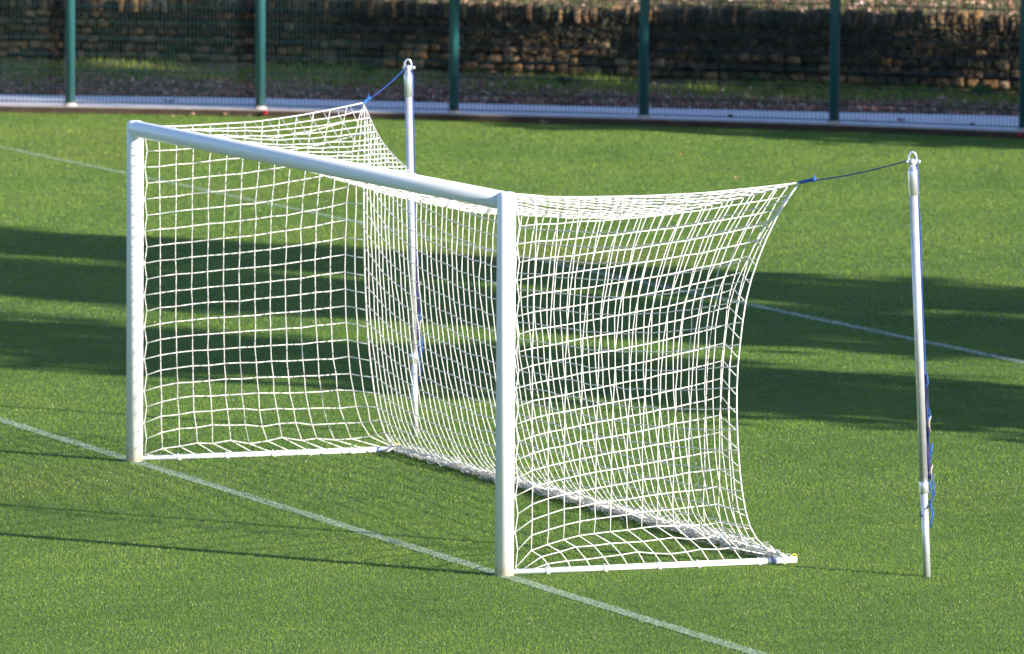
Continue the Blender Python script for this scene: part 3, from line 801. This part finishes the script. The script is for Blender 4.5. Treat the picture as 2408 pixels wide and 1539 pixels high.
for p, s, c, lab in (((-36.257, 16.792, .02), .040, org, 'orange leaf on sunlit turf in front of the fence, left of the right-hand rope'),
        ((-32.605, 15.892, .02), .040, tan, 'tan leaf on the turf just above the near top corner of the net'),
        ((-41.942, 17.4, .01), .065, tan, 'curled pinkish leaf against the dark kerb edge right of the far net pole'),
        ((-40.807, 16.603, .02), .035, tan, 'small tan leaf in the turf right of the far net pole'),
        ((-37.929, 15.412, .02), .022, tan, 'tiny pale leaf further out on the turf right of the far net pole'),
        ((-44.2, 13.417, .02), .045, tan, 'tan leaf at the turf edge above the goal crossbar, leftmost of its cluster'),
        ((-44.45, 13.72, .02), .055, tan, 'larger tan leaf in the cluster by the kerb above the far post'),
        ((-44.35, 14.139, .02), .050, tan, 'pale leaf on the turf edge left of the red tape'),
        ((-44.0, 14.30, .02), .035, tan, 'small leaf on the turf edge nearest the red tape'),
        ((-46.395, 14.115, .052), .085, drk, 'dark twiggy leaf on the pale path at left between fence posts'),
        ((-41.672, 19.755, .052), .075, drk, 'long dark leaf on the path left of the fourth visible fence post'),
        ((-40.48, 20.998, .052), .07, drk, 'flat dark leaf on the path right of the blue-grey fence post'),
        ((-40.49, 21.517, .052), .06, drk, 'upright dark leaf on the path in the rightmost full fence bay'),
        ((-40.323, 22.076, .052), .04, drk, 'small dark leaf on the path near the right edge'),
        ((-39.527, 22.018, .052), .05, drk, 'dark leaf on the path closest to the rightmost fence post')):
    dead_leaf(p, s, c, lab)

# ---------------------------------------------------------------- evergreens right of the pitch, whose shade falls across it
QH = np.array([-math.sin(SUN_AZ), math.cos(SUN_AZ)]); TH = np.array([math.cos(SUN_AZ), math.sin(SUN_AZ)])
def conifer(q, T, h, r, n, label, seed, blunt=.5, size=.30, gaps=()):
    g = np.random.default_rng(seed); x, y = q*QH+T*TH
    root = empty('evergreen_tree', (float(x), float(y), 0)); tag(root, label, 'tree', 'tall narrow evergreens right of the pitch')
    b = MB(); b.tube([(x, y, -.1), (x+.05, y, h*.3), (x, y+.05, h*.7), (x, y, h*.96)], [.20, .16, .09, .02], 10)
    for i in range(40):
        z = g.uniform(.06, .9)*h; a = g.uniform(0, 6.28); l = r*.75*(1-z/h)**blunt
        b.tube([(x, y, z), (x+math.cos(a)*l, y+math.sin(a)*l, z+l*.5)], [.03, .008], 5)
    b.build('trunk', M['bark'], root)
    u_ = g.uniform(0, 1, n); z = h*(.03+.97*u_**.85); prof = r*np.minimum(1, ((1-z/h)*1.0)**blunt*1.18)*(1+.10*np.sin(z*3.1+seed)+.08*np.sin(z*7.3))
    a = g.uniform(0, 6.28, n); rr = prof*g.uniform(0, 1, n)**.5*(1+.09*np.sin(a*5+z*2))*np.where(g.uniform(0, 1, n) < .13, g.uniform(1, 1.30, n), .93)
    P = np.stack([x+np.cos(a)*rr, y+np.sin(a)*rr, z], 1)
    qq = P[:, :2]@QH
    kp = np.ones(n, bool)
    for (g0, gw, pr) in gaps: kp &= ~((np.abs(qq-g0-.08*np.sin(z*.9)) < gw) & (g.uniform(0, 1, n) < pr))
    P = P[kp]; n = len(P)
    col = np.array([(.03, .06, .02), (.05, .09, .03), (.02, .045, .018)])[g.integers(0, 3, n)]
    o_ = leaf_cloud('crown', P, g.uniform(.6, 1.2, n)*size, col, M['conifer'])
    o_.data.transform(Matrix.Translation((-float(x), -float(y), 0))); o_.parent = root
# three whose long shadows cross the turf behind the goal
conifer(20.35, 14, 24, 1.42, 15000, 'columnar evergreen casting the farthest of three shadow bands on the turf', 1, .22, .22, ((20.9, .12, .6), (19.7, .08, .5)))
conifer(16.95, 15, 23, 1.86, 20000, 'columnar evergreen casting the middle shadow band on the turf', 2, .22, .22, ((15.95, .10, .5), (17.6, .08, .5)))
conifer(11.72, 14, 24, 2.02, 19000, 'broad columnar evergreen casting the shadow band nearest the goal', 3, .22, .22, ((11.75, .13, .6), (10.3, .20, .6), (12.6, .08, .4)))
# a row that steps down away from the pitch and shades the path and the wall
conifer(39.75, -3, 17, 1.7, 4600, 'tallest evergreen of the row shading the path', 4, .3)
conifer(42.0, -3, 11.6, 1.5, 2900, 'second tallest evergreen of the row shading the stone wall', 5, .35)
conifer(43.9, -3, 8.9, 1.35, 3600, 'middle evergreen of the row shading the stone wall', 6, .4)
conifer(45.8, -3, 7.0, 1.3, 5200, 'short evergreen of the row shading the stone wall', 7, .45)
conifer(47.6, -3, 4.5, 1.2, 4000, 'shortest evergreen at the end of the row', 8, .5)
# unseen arc of foliage, added to block the bright horizon glow sunward
g = np.random.default_rng(77); n = 9000
az = g.uniform(math.radians(10), math.radians(108), n); rad = 62+g.uniform(-2.5, 2.5, n)
hh = 12.5+1.6*np.sin(az*23)+1.2*np.sin(az*51+1)
P = np.stack([-15+rad*np.cos(az), 6+rad*np.sin(az), g.uniform(0, 1, n)**.9*hh], 1)
leaf_cloud('sky_glow_screen', P, g.uniform(.5, 1.1, n), np.array([(.03, .05, .02), (.06, .06, .03), (.04, .07, .02)])[g.integers(0, 3, n)], M['conifer'],
           kind='stuff', label='unseen foliage screen added to block sky glow on the sunny side', cat='sky_glow_screen')
print('script done')
